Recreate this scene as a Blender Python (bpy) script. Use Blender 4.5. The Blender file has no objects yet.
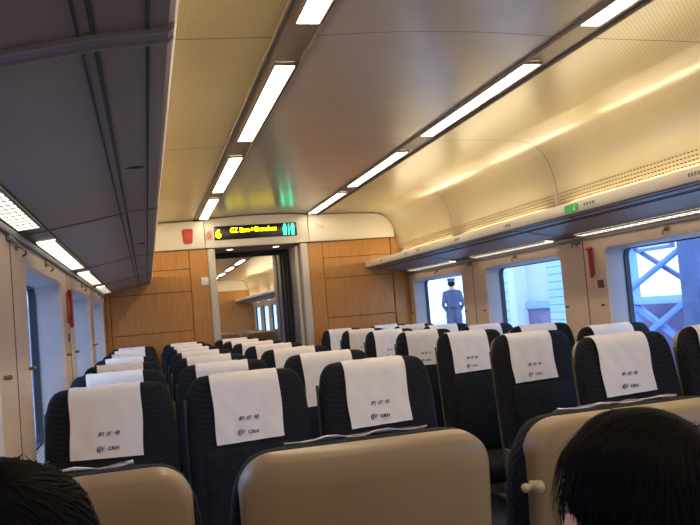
import bpy, bmesh, math, random
from mathutils import Vector, Matrix
random.seed(7)
S = bpy.context.scene
COL = S.collection
PI = math.pi

# ------------------------------------------------------------------ materials
def mat(name, col, rough=.5, metal=0., spec=.5, emit=None, estr=0., coat=0., build=None):
    m = bpy.data.materials.new(name); m.use_nodes = True
    nt = m.node_tree; b = nt.nodes['Principled BSDF']
    b.inputs['Base Color'].default_value = (*col, 1)
    b.inputs['Roughness'].default_value = rough
    b.inputs['Metallic'].default_value = metal
    b.inputs['Specular IOR Level'].default_value = spec
    b.inputs['Coat Weight'].default_value = coat
    if emit:
        b.inputs['Emission Color'].default_value = (*emit, 1)
        b.inputs['Emission Strength'].default_value = estr
    if build: build(nt, b)
    return m

def N(nt, t, **kw):
    n = nt.nodes.new(t)
    for k, v in kw.items(): setattr(n, k, v)
    return n

def ramp(nt, fac, stops):
    r = N(nt, 'ShaderNodeValToRGB'); e = r.color_ramp.elements
    while len(e) < len(stops): e.new(.5)
    for q, (p, c) in zip(e, stops): q.position = p; q.color = (*c, 1)
    nt.links.new(fac, r.inputs[0]); return r.outputs[0]

def coords(nt, scale=(1, 1, 1)):
    t = N(nt, 'ShaderNodeTexCoord'); mp = N(nt, 'ShaderNodeMapping')
    mp.inputs['Scale'].default_value = scale
    nt.links.new(t.outputs['Object'], mp.inputs[0]); return mp.outputs[0]

def noise(nt, vec, sc, det=3, rough=.5):
    n = N(nt, 'ShaderNodeTexNoise'); n.inputs['Scale'].default_value = sc
    n.inputs['Detail'].default_value = det; n.inputs['Roughness'].default_value = rough
    nt.links.new(vec, n.inputs[0]); return n.outputs['Fac']

def bump(nt, b, h, st=.2, dist=.01):
    n = N(nt, 'ShaderNodeBump'); n.inputs['Strength'].default_value = st
    n.inputs['Distance'].default_value = dist
    nt.links.new(h, n.inputs['Height']); nt.links.new(n.outputs[0], b.inputs['Normal'])

def math_n(nt, op, a, b=None):
    n = N(nt, 'ShaderNodeMath', operation=op)
    for i, v in enumerate((a, b)):
        if v is None: continue
        if isinstance(v, (int, float)): n.inputs[i].default_value = v
        else: nt.links.new(v, n.inputs[i])
    return n.outputs[0]

def mottled(c1, c2, sc=6, st=.0, fine=200):
    def f(nt, b):
        v = coords(nt)
        nt.links.new(ramp(nt, noise(nt, v, sc), [(.35, c1), (.65, c2)]), b.inputs['Base Color'])
        if st: bump(nt, b, noise(nt, v, fine, 2), st, .002)
    return f

def woodf(c1, c2, c3):
    def f(nt, b):
        v = coords(nt, (38, 38, 3))
        w = noise(nt, v, 1.5, 6, .62)
        nt.links.new(ramp(nt, w, [(.3, c1), (.5, c2), (.7, c3)]), b.inputs['Base Color'])
    return f

def perforated(base, hole, sp):
    def f(nt, b):
        v = coords(nt); s = N(nt, 'ShaderNodeSeparateXYZ'); nt.links.new(v, s.inputs[0])
        k = 2*PI/sp
        a = math_n(nt, 'SINE', math_n(nt, 'MULTIPLY', s.outputs[0], k))
        c = math_n(nt, 'SINE', math_n(nt, 'MULTIPLY', s.outputs[1], k))
        d = math_n(nt, 'MULTIPLY', a, c)
        d = math_n(nt, 'GREATER_THAN', d, .45)
        nt.links.new(ramp(nt, d, [(0, base), (1, hole)]), b.inputs['Base Color'])
    return f

def weave(c1, c2):
    def f(nt, b):
        v = coords(nt, (1, 1, 1)); s = N(nt, 'ShaderNodeSeparateXYZ'); nt.links.new(v, s.inputs[0])
        p = math_n(nt, 'ADD', s.outputs[0], math_n(nt, 'MULTIPLY', s.outputs[2], .62))
        q = math_n(nt, 'SUBTRACT', s.outputs[0], math_n(nt, 'MULTIPLY', s.outputs[2], .62))
        w = math_n(nt, 'ADD', s.outputs[1], 0)
        p = math_n(nt, 'ADD', p, w)
        a = math_n(nt, 'SINE', math_n(nt, 'MULTIPLY', p, 330))
        c = math_n(nt, 'SINE', math_n(nt, 'MULTIPLY', q, 330))
        d = math_n(nt, 'ADD', math_n(nt, 'MULTIPLY', math_n(nt, 'MULTIPLY', a, c), .5), .5)
        nt.links.new(ramp(nt, d, [(.25, c1), (.8, c2)]), b.inputs['Base Color'])
        bump(nt, b, d, .35, .003)
    return f

def stripes(c1, c2, axis, period, width):
    def f(nt, b):
        v = coords(nt); s = N(nt, 'ShaderNodeSeparateXYZ'); nt.links.new(v, s.inputs[0])
        fr = math_n(nt, 'FRACT', math_n(nt, 'DIVIDE', s.outputs[axis], period))
        d = math_n(nt, 'LESS_THAN', fr, width)
        nt.links.new(ramp(nt, d, [(0, c1), (1, c2)]), b.inputs['Base Color'])
    return f

M = {}
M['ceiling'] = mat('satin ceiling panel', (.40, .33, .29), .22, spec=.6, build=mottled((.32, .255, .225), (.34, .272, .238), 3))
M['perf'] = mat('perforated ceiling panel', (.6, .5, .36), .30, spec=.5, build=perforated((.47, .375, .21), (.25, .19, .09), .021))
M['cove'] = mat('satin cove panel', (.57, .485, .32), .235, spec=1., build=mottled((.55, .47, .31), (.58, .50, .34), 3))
M['dark'] = mat('dark gap', (.03, .028, .026), .7)
M['channel'] = mat('lamp channel bronze', (.20, .15, .125), .45)
M['lamp'] = mat('lamp diffuser', (.9, .9, .9), .5, emit=(1, .84, .60), estr=15.)
M['racklamp'] = mat('reading lamp diffuser', (.9, .9, .9), .5, emit=(1, .9, .74), estr=2.0)
M['tube'] = mat('cove tube', (.9, .9, .9), .5, emit=(1, .86, .55), estr=25.)
M['louvre'] = mat('lamp louvre', (.20, .17, .14), .45)
M['wall'] = mat('cream wall panel', (.62, .455, .32), .42, build=mottled((.61, .445, .31), (.64, .47, .335), 4))
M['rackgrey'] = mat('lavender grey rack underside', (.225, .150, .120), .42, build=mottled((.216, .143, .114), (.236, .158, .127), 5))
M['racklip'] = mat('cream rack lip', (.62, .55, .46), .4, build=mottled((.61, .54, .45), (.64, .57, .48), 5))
M['joint'] = mat('rack joint rubber', (.17, .15, .16), .5)
M['bulk'] = mat('cream moulded panel', (.72, .66, .54), .4, build=mottled((.71, .65, .53), (.74, .68, .56), 4))
M['wood'] = mat('orange beech veneer', (.58, .30, .09), .42, build=woodf((.39, .162, .036), (.44, .195, .045), (.50, .235, .058)))
M['groove'] = mat('wood shadow gap', (.13, .06, .02), .7)
M['frame'] = mat('pale grey door frame', (.50, .44, .36), .4)
M['fabric'] = mat('navy woven seat fabric', (.012, .013, .018), .85, spec=.25, build=weave((.005, .006, .009), (.013, .014, .020)))
M['fabric2'] = mat('plain navy seat fabric', (.010, .011, .017), .85, spec=.2, build=mottled((.008, .009, .013), (.013, .014, .020), 30, .2))
M['shell'] = mat('tan plastic seat shell', (.30, .205, .112), .36, build=mottled((.29, .197, .106), (.31, .213, .118), 5, .08, 300))
M['piping'] = mat('olive shell edge', (.10, .085, .05), .5)
M['cloth'] = mat('white cotton headrest cloth', (.80, .74, .72), .85, spec=.2, build=mottled((.79, .73, .71), (.82, .76, .74), 12, .25, 500))
M['reveal'] = mat('daylight tinted window reveal', (.45, .42, .44), .45)  # grey window surround; the lavender cast of daylight is mixed into its colour
M['ink'] = mat('blue printed ink', (.035, .045, .20), .7)
M['ink2'] = mat('dark printed ink', (.02, .025, .06), .7)
M['arm'] = mat('taupe armrest plastic', (.10, .085, .065), .5)
M['metal'] = mat('brushed grey metal', (.45, .43, .41), .35, .8)
M['knob'] = mat('ivory plastic knob', (.42, .35, .23), .35)
M['brass'] = mat('brass catch', (.22, .16, .09), .35, .7)
M['gasket'] = mat('black window rubber', (.012, .014, .022), .5)
M['red'] = mat('red plastic', (.42, .022, .014), .4)
M['redplate'] = mat('dark red label plate', (.20, .016, .012), .5)
M['white'] = mat('white plastic', (.75, .73, .68), .4)
M['greyprint'] = mat('grey seat number print', (.20, .17, .14), .6)
M['pinkplate'] = mat('pale pink plate', (.48, .36, .27), .5)
M['redprint'] = mat('faded red print', (.50, .10, .06), .6)
M['faintprint'] = mat('faint pink print', (.62, .40, .32), .6)
M['green'] = mat('green sign', (.01, .26, .06), .4, emit=(.02, .5, .12), estr=.15)
M['greenpale'] = mat('pale green pictogram', (.45, .75, .40), .4, emit=(.5, 1, .5), estr=.15)
M['ledblack'] = mat('display black', (.008, .007, .006), .25)
M['ledyellow'] = mat('display yellow', (1, .8, .0), .5, emit=(1, .78, .0), estr=6)
M['ledgreen'] = mat('display green', (0, .8, .4), .5, emit=(.02, .9, .42), estr=4)
M['floor'] = mat('blue grey carpet', (.07, .07, .085), .9, build=mottled((.06, .06, .075), (.085, .085, .1), 40, .3, 400))
M['vest'] = mat('taupe vestibule wall', (.30, .24, .17), .45)
M['bellows'] = mat('black gangway rubber', (.02, .018, .016), .6)
M['down'] = mat('downlight lens', (.9, .9, .9), .4, emit=(1, .9, .75), estr=9.)
M['hair'] = mat('black hair', (.0025, .002, .002), .7, spec=.07)
M['skin'] = mat('skin', (.62, .30, .19), .5, build=mottled((.60, .29, .18), (.64, .32, .21), 20))
M['jacket'] = mat('dark jacket', (.02, .02, .025), .85)
M['trousers'] = mat('dark trousers', (.03, .03, .035), .85)
M['uniform'] = mat('blue grey uniform', (.075, .09, .145), .8)
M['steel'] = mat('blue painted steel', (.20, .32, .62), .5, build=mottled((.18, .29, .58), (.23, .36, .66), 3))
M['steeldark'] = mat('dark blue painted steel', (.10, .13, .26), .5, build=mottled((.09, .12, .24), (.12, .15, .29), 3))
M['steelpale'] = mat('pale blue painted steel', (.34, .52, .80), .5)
M['mauve'] = mat('mauve hoarding', (.24, .19, .30), .7, build=mottled((.22, .17, .28), (.27, .21, .33), 2))
M['facade'] = mat('pale facade panel', (.74, .77, .84), .6, build=mottled((.72, .75, .82), (.76, .79, .86), 2))
M['column'] = mat('white column paint', (.82, .86, .92), .6)
M['shutter'] = mat('ribbed pale blue shutter', (.5, .66, .85), .5, build=stripes((.50, .68, .88), (.24, .36, .56), 2, .115, .14))
M['ribbed'] = mat('pale ribbed cladding', (.5, .66, .85), .5, build=stripes((.62, .78, .90), (.42, .58, .74), 2, .16, .2))
M['leftclad'] = mat('blue grey train side', (.17, .24, .40), .5, build=stripes((.40, .47, .60), (.60, .66, .74), 2, .25, .08))
M['platform'] = mat('platform concrete', (.55, .56, .58), .8, build=mottled((.52, .53, .55), (.58, .59, .61), 2))
M['mesh'] = mat('pale grille bars', (.42, .40, .40), .5)
M['yellow'] = mat('sign board white', (.75, .8, .9), .5)

def glass_mat():
    m = bpy.data.materials.new('window glass'); m.use_nodes = True; nt = m.node_tree
    nt.nodes.clear(); o = N(nt, 'ShaderNodeOutputMaterial'); t = N(nt, 'ShaderNodeBsdfTransparent')
    g = N(nt, 'ShaderNodeBsdfGlossy'); mx = N(nt, 'ShaderNodeMixShader')
    t.inputs[0].default_value = (.88, .95, 1, 1); g.inputs['Roughness'].default_value = .02
    lw = N(nt, 'ShaderNodeLayerWeight'); lw.inputs[0].default_value = .5
    nt.links.new(math_n(nt, 'ADD', math_n(nt, 'MULTIPLY', math_n(nt, 'POWER', lw.outputs['Facing'], 5), .7), .02), mx.inputs[0])
    nt.links.new(t.outputs[0], mx.inputs[1]); nt.links.new(g.outputs[0], mx.inputs[2])
    nt.links.new(mx.outputs[0], o.inputs[0]); return m
M['glass'] = glass_mat()

# ------------------------------------------------------------------ mesh helpers
class MB:
    def __init__(s): s.bm = bmesh.new(); s.mi = 0
    def face(s, vs):
        try:
            f = s.bm.faces.new(vs); f.material_index = s.mi; return f
        except ValueError: return None
    def box(s, lo, hi, bev=0., seg=2, mtx=None):
        b = bmesh.new(); bmesh.ops.create_cube(b, size=1)
        c = [(a+d)/2 for a, d in zip(lo, hi)]; z = [abs(d-a) for a, d in zip(lo, hi)]
        for v in b.verts: v.co = Vector([v.co[i]*z[i]+c[i] for i in range(3)])
        if bev: bmesh.ops.bevel(b, geom=b.edges[:], offset=min(bev, min(z)*.49), segments=seg, profile=.5, affect='EDGES')
        s.add(b, mtx)
    def add(s, b, mtx=None):
        if mtx is not None: bmesh.ops.transform(b, matrix=mtx, verts=b.verts)
        b.verts.index_update()
        vs = [s.bm.verts.new(v.co) for v in b.verts]
        for f in b.faces: s.face([vs[v.index] for v in f.verts])
        b.free()
    def loft(s, rings, closed=True, caps=True):
        R = [[s.bm.verts.new(p) for p in r] for r in rings]
        n = len(R[0])
        for a, b in zip(R, R[1:]):
            for i in range(n if closed else n-1):
                j = (i+1) % n; s.face([a[i], a[j], b[j], b[i]])
        if caps and closed: s.face(R[0][::-1]); s.face(R[-1])
        return R
    def tube(s, pts, r, n=8, caps=True):
        pts = [Vector(p) for p in pts]; rs = r if isinstance(r, (list, tuple)) else [r]*len(pts)
        rings = []
        for i, p in enumerate(pts):
            d = (pts[min(i+1, len(pts)-1)]-pts[max(i-1, 0)]).normalized()
            a = d.orthogonal().normalized() if i == 0 else (a-d*a.dot(d)).normalized()
            b = d.cross(a)
            rings.append([p+(a*math.cos(2*PI*k/n)+b*math.sin(2*PI*k/n))*rs[i] for k in range(n)])
        s.loft(rings, True, caps)
    def sphere(s, c, r, sub=2, mtx=None):
        b = bmesh.new(); bmesh.ops.create_icosphere(b, subdivisions=sub, radius=1)
        rr = (r, r, r) if isinstance(r, (int, float)) else r
        for v in b.verts: v.co = Vector((v.co.x*rr[0]+c[0], v.co.y*rr[1]+c[1], v.co.z*rr[2]+c[2]))
        s.add(b, mtx)
    def prism(s, outline, fn, a, b):   # outline 2D, fn(u,v,t)->3D
        s.loft([[fn(u, v, a) for u, v in outline], [fn(u, v, b) for u, v in outline]])
    def mesh(s, name, mats, smooth=35):
        bmesh.ops.recalc_face_normals(s.bm, faces=s.bm.faces)
        me = bpy.data.meshes.new(name); s.bm.to_mesh(me); s.bm.free()
        for m in (mats if isinstance(mats, list) else [mats]): me.materials.append(M[m])
        if smooth:
            me.shade_smooth(); me.set_sharp_from_angle(angle=math.radians(smooth))
        return me
    def build(s, name, mats, parent=None, smooth=35):
        return link(name, s.mesh(name, mats, smooth), parent)

def link(name, data, parent=None, loc=None):
    o = bpy.data.objects.new(name, data); COL.objects.link(o)
    if parent: o.parent = parent
    if loc is not None: o.location = loc
    return o
def tag(o, label, cat, group=None, kind=None):
    o['label'] = label; o['category'] = cat
    if group: o['group'] = group
    if kind: o['kind'] = kind
    return o
def thing(name, label, cat, loc=(0, 0, 0), rz=0., group=None):
    o = bpy.data.objects.new(name, None); COL.objects.link(o); o.empty_display_size = .1
    o.location = loc; o.rotation_euler = (0, 0, rz); return tag(o, label, cat, group)
def struct(o): o['kind'] = 'structure'; return o
def copy_tree(o, parent=None):
    c = o.copy(); COL.objects.link(c)
    if parent: c.parent = parent
    for ch in list(o.children): copy_tree(ch, c)
    return c
def rrect(x0, x1, y0, y1, r, n=6):
    pts = []
    for cx, cy, a in ((x1-r, y1-r, 0), (x0+r, y1-r, 90), (x0+r, y0+r, 180), (x1-r, y0+r, 270)):
        for k in range(n+1):
            t = math.radians(a+90*k/n); pts.append((cx+r*math.cos(t), cy+r*math.sin(t)))
    return pts
def text_mesh(body, size, mat_, shear=0., extr=.0006, bold=0., xs=1.):
    cu = bpy.data.curves.new('lettering', 'FONT'); cu.body = body; cu.size = size
    cu.align_x = 'CENTER'; cu.align_y = 'CENTER'; cu.shear = shear; cu.extrude = extr; cu.offset = bold
    o = bpy.data.objects.new('lettering', cu); COL.objects.link(o)
    dg = bpy.context.evaluated_depsgraph_get(); dg.update()
    me = bpy.data.meshes.new_from_object(o.evaluated_get(dg)); bpy.data.objects.remove(o)
    if not me.materials: me.materials.append(M[mat_])
    else: me.materials[0] = M[mat_]
    for v in me.vertices: v.co.x *= xs
    return me

# ------------------------------------------------------------------ the car's section
XC, XL, XR, YE, YB = 1.155, -.385, 2.70, 8.05, -2.6
SEAMS = [YB, -.86, .97, 2.80, 4.63, 6.46, YE]
def cat_rom(P, n=5):
    out = []
    for i in range(len(P)-1):
        p0, p1, p2, p3 = P[max(i-1, 0)], P[i], P[i+1], P[min(i+2, len(P)-1)]
        for k in range(n):
            t = k/n
            out.append(tuple(.5*((2*b)+(c-a)*t+(2*a-5*b+4*c-d)*t*t+(3*b-a-3*c+d)*t**3) for a, b, c, d in zip(p0, p1, p2, p3)))
    out.append(P[-1]); return out
SIDE = cat_rom([(.645, 2.347), (.86, 2.341), (1.08, 2.335), (1.245, 2.322), (1.345, 2.28), (1.41, 2.19), (1.448, 2.07), (1.462, 1.93), (1.468, 1.80), (1.47, 1.765)])
MID = [(-.495+.99*k/12, 2.372-.02*((k-6)/6)**2) for k in range(13)]
def side_pts(sg): return [(XC+sg*d, z) for d, z in SIDE]
def zceil(d):
    d = abs(d)
    if d < .645: return 2.372-.02*(d/.495)**2
    for a, b in zip(SIDE, SIDE[1:]):
        if a[0] <= d <= b[0]: return a[1]+(b[1]-a[1])*(d-a[0])/max(b[0]-a[0], 1e-6)
    return 1.8

def shell(y0, y1, seams, suffix=False):
    # smooth and perforated ceiling panels with open joints over a dark backing
    m = MB()
    for a, b in zip(seams, seams[1:]):
        a += .003; b -= .003
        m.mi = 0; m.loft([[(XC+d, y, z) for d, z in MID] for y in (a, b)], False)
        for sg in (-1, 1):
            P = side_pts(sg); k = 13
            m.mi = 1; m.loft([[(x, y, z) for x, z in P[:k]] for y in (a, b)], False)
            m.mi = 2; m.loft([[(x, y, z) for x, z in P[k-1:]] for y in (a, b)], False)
    m.mi = 3
    full = [(x, z) for x, z in side_pts(-1)[::-1]]+[(XC+d, z) for d, z in MID]+side_pts(1)
    m.loft([[(XC+(x-XC)*1.008, y, z+.010) for x, z in full] for y in (y0, y1)], False)
    struct(m.build('ceiling', ['ceiling', 'perf', 'cove', 'dark']))
    for i, sg in enumerate((-1, 1)):
        m = MB(); xs = [XC+sg*d for d in (.490, .648)]
        m.box((min(xs), y0, 2.352), (max(xs), y1, 2.358))
        for d in (.490, .640):
            x = XC+sg*d; w = sg*.008; m.box((min(x, x+w), y0, 2.338), (max(x, x+w), y1, 2.353), .002)
        struct(m.build('trim_%d' % (i+1), 'channel'))

LAMPY = [(-2.4, -1.03), (-.56, .81), (1.27, 2.64), (3.10, 4.47), (4.93, 6.28), (6.62, 7.92)]
ordn = ['', '', 'nearest', 'second nearest', 'third', 'farthest']
def ceiling_lamp(sg, y0, y1, label, grp):
    t = thing('ceiling_light', label, 'light', (XC+sg*.551-.006-.006*sg, (y0+y1)/2, 2.342), 0, grp)
    L = (y1-y0)/2
    h = MB()
    for a, b in (((-.046, -L-.004), (-.040, L+.004)), ((.040, -L-.004), (.046, L+.004)), ((-.046, -L-.006), (.046, -L)), ((-.046, L), (.046, L+.006))):
        h.box((a[0], a[1], -.006), (b[0], b[1], .009), .001)
    h.build('housing', 'channel', t)
    d = MB(); d.box((-.040, -L, -.003), (.040, L, .006), .002); d.build('diffuser', 'lamp', t)

shell(YB, YE, SEAMS)
for sg, side in ((-1, 'left'), (1, 'right')):
    for i, (a, b) in enumerate(LAMPY):
        nm = ordn[i]+' in the frame' if i > 1 else ('just behind the viewer' if i == 1 else 'at the rear of the car')
        ceiling_lamp(sg, a, b, 'long white light in the %s dark ceiling channel, %s' % (side, nm), 'long lights of the %s ceiling channel' % side)

# ------------------------------------------------------------------ side walls, windows
WR = [(-2.0, -.76, -.86), (-.72, .52, -.1), (1.10, 2.34, 1.7), (2.95, 4.30, 3.57), (4.83, 6.07, 5.45), (6.57, 7.90, 7.24)]
WL = [(-2.0, -.76, 0), (-.72, .52, 0), (1.10, 2.30, 0), (2.88, 4.06, 0), (4.62, 5.95, 0), (6.32, 7.72, 0)]
WZ0, WZ1, WDEF = .83, 1.588, .13
def side_wall(X, sg, wins, y0, y1, name, catches=True, WD=.13):
    m = MB(); bm = m.bm
    def loop(pts, x):
        vs = [bm.verts.new((x, a, b)) for a, b in pts]
        return vs, [bm.edges.new((vs[i], vs[(i+1) % len(vs)])) for i in range(len(vs))]
    ed = loop([(y0, 0), (y1, 0), (y1, 1.80), (y0, 1.80)], X)[1]
    holes = []
    for (a, b, *_) in wins:
        vs, e = loop(rrect(a, b, WZ0, WZ1, .055), X); ed += e; holes.append((vs, a, b))
    bmesh.ops.triangle_fill(bm, edges=ed, use_beauty=True)
    for vs, a, b in holes:
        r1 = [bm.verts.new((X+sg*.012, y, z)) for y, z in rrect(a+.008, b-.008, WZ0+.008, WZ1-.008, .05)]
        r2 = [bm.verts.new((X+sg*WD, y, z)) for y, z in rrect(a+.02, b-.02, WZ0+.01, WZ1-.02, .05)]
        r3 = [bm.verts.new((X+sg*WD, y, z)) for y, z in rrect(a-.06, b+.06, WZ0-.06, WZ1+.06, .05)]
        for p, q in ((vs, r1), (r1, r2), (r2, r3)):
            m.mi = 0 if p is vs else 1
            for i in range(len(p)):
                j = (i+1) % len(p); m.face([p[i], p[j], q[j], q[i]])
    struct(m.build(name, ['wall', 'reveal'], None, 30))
    for k, (a, b, *_) in enumerate(wins):
        w = MB(); o = rrect(a+.005, b-.005, WZ0-.005, WZ1-.005, .05); i = rrect(a+.028, b-.028, WZ0+.024, WZ1-.024, .045)
        n = len(o); x0, x1 = X+sg*(WD-.012), X+sg*(WD+.02)
        R = [[w.bm.verts.new((x, y, z)) for y, z in pts] for x, pts in ((x0, o), (x0, i), (x1, i), (x1, o))]
        for q in range(4):
            A, B = R[q], R[(q+1) % 4]
            for t in range(n): w.face([A[t], A[(t+1) % n], B[(t+1) % n], B[t]])
        global NW; NW += 1
        win = struct(w.build('window_%d' % NW, 'gasket'))
        g = MB(); pts = rrect(a+.025, b-.025, WZ0+.021, WZ1-.021, .045)
        xa, xb = X+sg*(WD+.002), X+sg*(WD+.007)
        g.loft([[(xa, y, z) for y, z in pts], [(xb, y, z) for y, z in pts]]); g.build('glass', 'glass', win)
        if catches:
            for y in (a-.05, b+.05):
                c = MB(); x = X
                c.tube([(x+sg*.002, y, 1.24), (x-sg*.012, y, 1.24)], .006, 10); c.sphere((x-sg*.016, y, 1.24), (.008, .008, .008), 2)
                c.build('catch', 'brass', win)
        if catches:
            s = MB()
            for t in range(28):
                y = a+.05+(b-a-.1)*t/27; s.box((min(X+sg*.012, X+sg*.112), y-.002, WZ0+.012), (max(X+sg*.012, X+sg*.112), y+.002, WZ0+.018))
            for t in range(6):
                x = X+sg*(.014+.0192*t); s.box((x-.002, a+.05, WZ0+.012), (x+.002, b-.05, WZ0+.018))
            s.build('sill_grille', 'mesh', win, 0)
NW = 0
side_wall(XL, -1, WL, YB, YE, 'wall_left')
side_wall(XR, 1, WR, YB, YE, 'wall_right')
# wall joints between window modules, rails under the racks
NT = 2
def trim(mb, m, parent=None):
    global NT; NT += 1; return struct(mb.build('trim_%d' % NT, m, parent))
for X, sg, ys in ((XL, -1, (-2.3, -.84, .8, 2.58, 4.33, 6.13)), (XR, 1, (-2.3, -.80, .82, 2.62, 4.53, 6.32))):
    for y in ys:
        m = MB(); m.box((X-.0015, y-.004, .02), (X+.0015, y+.004, 1.66)); trim(m, 'groove')
    m = MB(); m.box((min(X, X-sg*.014), YB, 1.650), (max(X, X-sg*.014), YE, 1.672), .004); trim(m, 'joint')
m = MB(); m.box((XL, YB, -.05), (XR, YE, 0)); struct(m.build('floor', 'floor'))
m = MB(); m.box((XL-.05, YB-.06, 0), (XR+.05, YB, 2.42)); struct(m.build('wall_back', 'wall'))

# ------------------------------------------------------------------ luggage racks
UNDER = [(.08, 1.757), (.088, 1.750), (.115, 1.747), (.185, 1.740), (.33, 1.712), (.445, 1.692), (.455, 1.690), (.52, 1.683), (.531, 1.682)]
def rx(sg, u): return XC+sg*(1.012+u)
def rack(sg, y0, y1, seams, label, detail=True):
    t = thing('luggage_rack', label, 'luggage rack', (0, 0, 0))
    m = MB()
    prof = UNDER+[(.531, 1.765), (.10, 1.775)]
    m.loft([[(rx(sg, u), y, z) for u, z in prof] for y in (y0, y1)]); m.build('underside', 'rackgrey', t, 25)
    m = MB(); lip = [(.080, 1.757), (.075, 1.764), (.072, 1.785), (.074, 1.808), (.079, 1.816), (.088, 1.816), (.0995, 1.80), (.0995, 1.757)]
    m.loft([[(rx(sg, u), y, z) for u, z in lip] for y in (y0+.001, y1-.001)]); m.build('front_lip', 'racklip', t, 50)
    m = MB()   # dark long grooves
    for u, z, w in ((.116, 1.7465, .0028), (.186, 1.7395, .0035), (.205, 1.7362, .0022), (.440, 1.6928, .0022)):
        m.box((min(rx(sg, u-w), rx(sg, u+w)), y0, z-.0025), (max(rx(sg, u-w), rx(sg, u+w)), y1, z+.002))
    m.build('long_groove', 'dark', t, 0)
    for y in seams:
        w = .012 if abs(y-1.11) < .01 else .006
        m = MB(); pr = [(u, z-.0035) for u, z in UNDER]; pr2 = [(u, z+.002) for u, z in UNDER]
        m.loft([[(rx(sg, u), yy, z) for u, z in pr+pr2[::-1]] for yy in (y-w, y+w)]); m.build('joint_strip', 'joint', t, 20)
        if w > .01:
            for dy in (-.022, .022):
                q = MB(); pr = [(u, z-.006) for u, z in UNDER[:-1]]; pr2 = [(u, z+.002) for u, z in UNDER[:-1]]
                q.loft([[(rx(sg, u), y+dy+yy, z+(.003 if abs(yy) > .006 else 0)) for u, z in pr+pr2[::-1]] for yy in (-.009, -.005, .005, .009)]); q.build('joint_bead', 'rackgrey', t, 40)
    return t
def rack_lamp(sg, y0, y1, label, grp):
    x = rx(sg, .4795); t = thing('louvred_light', label, 'light', (x, (y0+y1)/2, 1.684), 0, grp); L = (y1-y0)/2
    ang = sg*math.atan(.008/.075)*-1
    R = Matrix.Rotation(-ang, 4, 'Y')
    d = MB(); d.box((-.034, -L, -.004), (.034, L, .004), .001, 2, R); d.build('diffuser', 'racklamp', t)
    l = MB()
    for a in (-.036, .032): l.box((a, -L-.004, -.0065), (a+.004, L+.004, .002), 0, 1, R)
    for a in (-.018, -.001, .016): l.box((a, -L, -.0058), (a+.002, L, -.0035), 0, 1, R)
    n = 22
    for k in range(n+1):
        y = -L+2*L*k/n; l.box((-.034, y-.003, -.0058), (.034, y+.003, -.0035), 0, 1, R)
    l.build('louvre', 'louvre', t, 0)
RL = [(-2.4, -1.03), (-.56, .81), (1.27, 2.66), (3.09, 4.48), (4.86, 6.16), (6.62, 7.80)]
racks = {}
for sg, side in ((-1, 'left'), (1, 'right')):
    racks[sg] = rack(sg, YB, YE-.02, [-.86, 1.11, 2.82, 4.63, 6.46], 'grey overhead luggage rack with cream lip along the %s windows' % side)
    for i, (a, b) in enumerate(RL):
        nm = ordn[i]+' in the frame' if i > 1 else ('just behind the viewer' if i == 1 else 'at the rear of the car')
        rack_lamp(sg, a, b, 'louvred white light under the %s luggage rack, %s' % (side, nm), 'lights under the %s luggage rack' % side)
        t = thing('cove_light', 'warm strip light behind the %s rack lip, %s' % (side, nm), 'light', (rx(sg, .422), (a+b)/2, 1.772), 0, 'strip lights on the %s luggage rack' % side)
        m = MB(); m.tube([(0, -.70, .064), (0, .70, .064)], .012, 10); m.build('tube', 'tube', t)
        m = MB()
        for y in (-.72, .72): m.box((-.016, y-.02, 0), (.016, y+.02, .080), .003)
        m.box((-.014, -.70, 0), (.014, .70, .008)); m.build('fitting', 'white', t)
# vent slots in the cove wall, counted in their hundreds: one object a side
for sg, side in ((1, 'right'),):
    m = MB()
    for z in (1.905, 1.926, 1.947, 1.968):
        d = 1.4600
        y = .99
        while y < YE-.05:
            if not any(abs(y-s) < .03 for s in SEAMS):
                m.box((XC+sg*d-.004, y, z-.0028), (XC+sg*d+.004, y+.013, z+.0028))
            y += .030
    tag(m.build('vent_slot', 'groove', None, 0), 'three rows of tiny dark air slots in the cream wall above the right luggage rack', 'vent slots', None, 'stuff')
# seat number plates on the right lip, the green sign, call-button dimples
for y, w in ((7.45, .05), (6.68, .05), (6.35, .05), (5.48, .06), (4.62, .05), (3.66, .07), (2.84, .05), (1.8, .05), (.9, .05)):
    m = MB(); x = rx(1, .0715); m.box((x-.001, y-w, 1.772), (x+.003, y+w, 1.800), .001)
    p = m.build('seat_number_plate', 'racklip', racks[1])
    m = MB()
    for k in range(4):
        yy = y-w*.8+w*1.6*k/4
        m.box((x-.0016, yy, 1.778), (x-.0008, yy+w*.27, 1.794))
    m.build('seat_number', 'greyprint', p, 0)
g = MB(); x = rx(1, .073); pts = rrect(3.765, 3.905, 1.764, 1.805, .016)
g.loft([[(x-.004, a, b) for a, b in pts], [(x+.004, a, b) for a, b in pts]])
gs = tag(g.build('exit_sign', 'green'), 'small rounded green exit sign on the lip of the right luggage rack', 'sign')
g = MB()
g.sphere((x-.0045, 3.795, 1.795), (.001, .006, .006), 1)
g.tube([(x-.0046, 3.795, 1.788), (x-.0046, 3.80, 1.778), (x-.0046, 3.79, 1.769)], .003, 6); g.tube([(x-.0046, 3.797, 1.786), (x-.0046, 3.81, 1.780)], .002, 6)
g.tube([(x-.0046, 3.80, 1.778), (x-.0046, 3.812, 1.771)], .0025, 6)
g.build('running_figure', 'greenpale', gs)
for sg in (-1, 1):
    for y in (2.04, 3.95, 5.7, 7.5):
        m = MB(); b = bmesh.new(); bmesh.ops.create_uvsphere(b, u_segments=16, v_segments=8, radius=1)
        for v in b.verts: v.co = Vector((v.co.x*.027+rx(sg, .150), v.co.y*.014+y, v.co.z*.003+1.7435))
        m.add(b); m.build('finger_recess', 'dark', racks[sg])

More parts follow.
